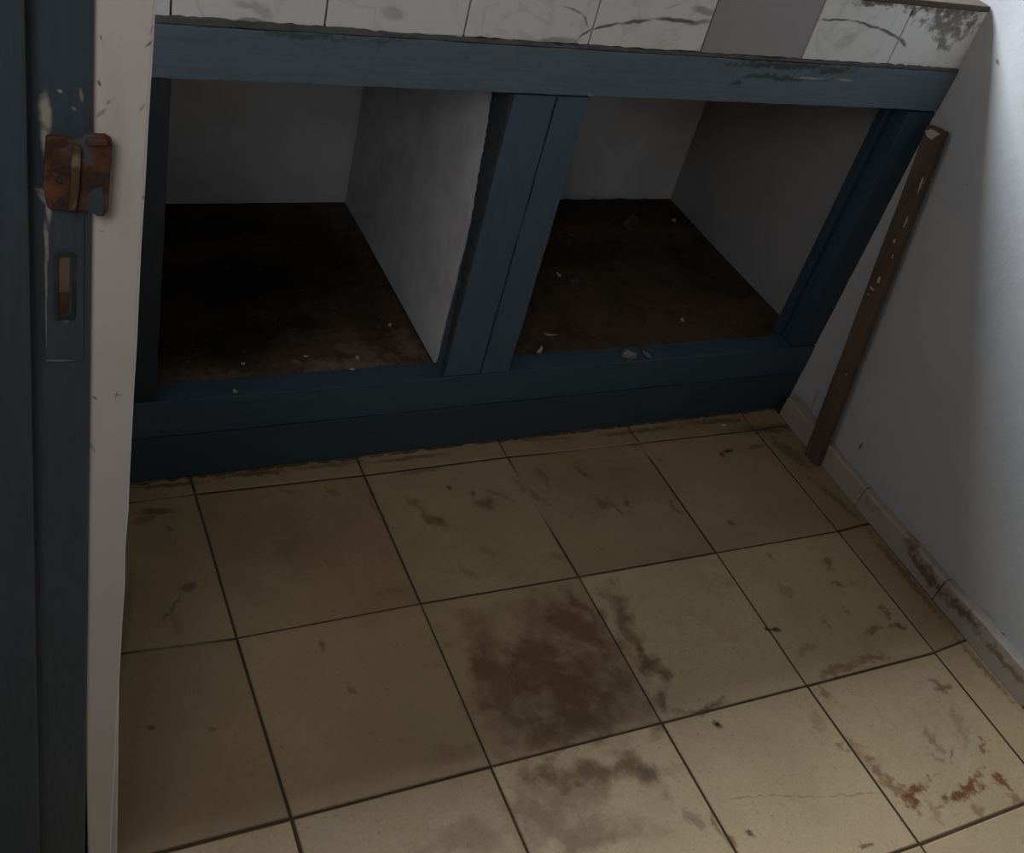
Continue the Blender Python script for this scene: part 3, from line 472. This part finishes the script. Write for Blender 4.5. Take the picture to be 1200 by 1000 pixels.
flake('paint_flake', 'brightest white paint flake, on the right bay floor close to the middle stile', GR, 'flake', .655, .101, FZ, .012, .005, 1, M['flake'], .6)
flake('paint_flake', 'thin white paint flake behind the brightest one in the right bay', GR, 'flake', .700, .149, FZ, .013, .003, 2, M['flake'], .3)
flake('paint_flake', 'pale flake half way back in the right bay beside the middle stile', GR, 'flake', .814, .343, FZ, .010, .005, 3, M['flake'], .3)
flake('paint_flake', 'small pale flake near the right front of the right bay floor', GR, 'flake', 1.025, .166, FZ, .008, .005, 4, M['flake'], .3)
flake('paint_flake', 'tiny pale flake in the far right corner of the right bay', GR, 'flake', 1.223, .541, FZ, .009, .006, 5, M['flake'], .3)
def scrap(name, label, x, y, z, L, W, Hh, seed, mat, cat='scrap'):
    bm = bmesh.new(); bmesh.ops.create_icosphere(bm, subdivisions=2, radius=1)
    for q in bm.verts:
        d = 1 + .45 * noise.noise(q.co * 1.7 + Vector((seed * 3.3, 0, 0))) + .2 * noise.noise(q.co * 4 + Vector((seed, 5, 0)))
        q.co = Vector((x + q.co.x * L * d, y + q.co.y * W * d, z + max(0, (q.co.z + .35) * Hh * d)))
    me_v = [tuple(q.co) for q in bm.verts]; me_f = [[q.index for q in f.verts] for f in bm.faces]; bm.free()
    return tag(obj(name, me_v, me_f, mat), label, cat)
scrap('dirt_clump', 'grey dusty clump on the right bay floor, beside the middle stile', .835, .312, FZ, .016, .012, .010, 1, M['scrap'], 'dirt')
scrap('crumpled_scrap', 'grey crumpled scrap on the dark dirt at the back of the right bay', 1.085, .515, FZ, .020, .014, .020, 2, M['scrap'])
hp = MB(); nx, ny = 34, 9
hv = []
for b in range(ny + 1):
    for a in range(nx + 1):
        x = .93 + .32 * a / nx; y = .535 + .10 * b / ny
        e = min(1, a / 5, (nx - a) / 5) * min(1, b / 5) * min(1, .25 + (ny - b) / 4)
        z = e * max(0,   .008 + .013 * noise.noise((x * 22, y * 22, 4)) + .012 * noise.noise((x * 55, y * 55, 9)) + .003 * b / ny)
        hv.append((x, y + .006 * noise.noise((x * 30, 1, 1)) * (b == 0), FZ + z))
hf = [[b * (nx + 1) + a, b * (nx + 1) + a + 1, (b + 1) * (nx + 1) + a + 1, (b + 1) * (nx + 1) + a] for b in range(ny) for a in range(nx)]
nb = len(hv); rim_ = list(range(nx + 1)) + [b * (nx + 1) + nx for b in range(1, ny + 1)] + [ny * (nx + 1) + a for a in range(nx - 1, -1, -1)] + [b * (nx + 1) for b in range(ny - 1, 0, -1)]
hv += [(hv[i][0], hv[i][1], FZ - .0002) for i in rim_]; kr = len(rim_)
hf += [[rim_[i], nb + i, nb + (i + 1) % kr, rim_[(i + 1) % kr]] for i in range(kr)] + [[nb + i for i in range(kr)]]
tag(obj('dirt_heap', hv, hf, M['grime'], smooth=True), 'low black heap of dirt along the back wall of the right bay', 'dirt')
# on the bottom rail: its top face
scrap('plaster_crumb', 'larger grey plaster crumb on the blue bottom rail, below the right bay', .838, .068, .1785, .016, .010, .010, 5, M['greyflake'], 'crumb')
flake('paint_flake', 'flat grey-white flake on the bottom rail, just right of the plaster crumb', 'paint flakes on the bottom rail', 'flake', .880, .066, .1788, .013, .006, 6, M['greyflake'], .12)
flake('paint_flake', 'tiny white flake on the bottom rail, below the left bay', 'paint flakes on the bottom rail', 'flake', .069, .062, .1788, .006, .004, 7, M['flake'], .3)
GL = 'white crumbs on the floor of the left cabinet bay'
for k, (x, y) in enumerate(((.281, .095), (.391, .212), (.099, .133), (.21, .14), (.30, .125))):
    flake('plaster_crumb', ['pale crumb at the front edge of the left bay, nearest the rail', 'white crumb beside the plaster divider in the left bay', 'pale crumb at the left front of the left bay', 'small crumb on the brown floor of the left bay, front centre', 'grey-white crumb in the dusty patch of the left bay'][k], GL, 'crumb', x, y, FZ - .001, .0045, .0035, 20 + k, M['flake'], .3)
for x, y, s, lb in ((.902, -.489, 5, 'black crumb on the tile joint left of the rust-scuffed tile'), (1.079, -.054, 6, 'black curled crumb on the floor tile in front of the right bay'), (.689, -.631, 8, 'dark crumb on the cream tile below the right-hand brown stain')):
    scrap('dirt_crumb', lb, x, y, .0004, .0042, .0026, .0025, s, M['cake'], 'dirt')
flake('plaster_chip', 'white chip on the floor at the foot of the kick board', None, 'chip', 1.117, .020, .0004, .007, .004, 40, M['flake'], .3)
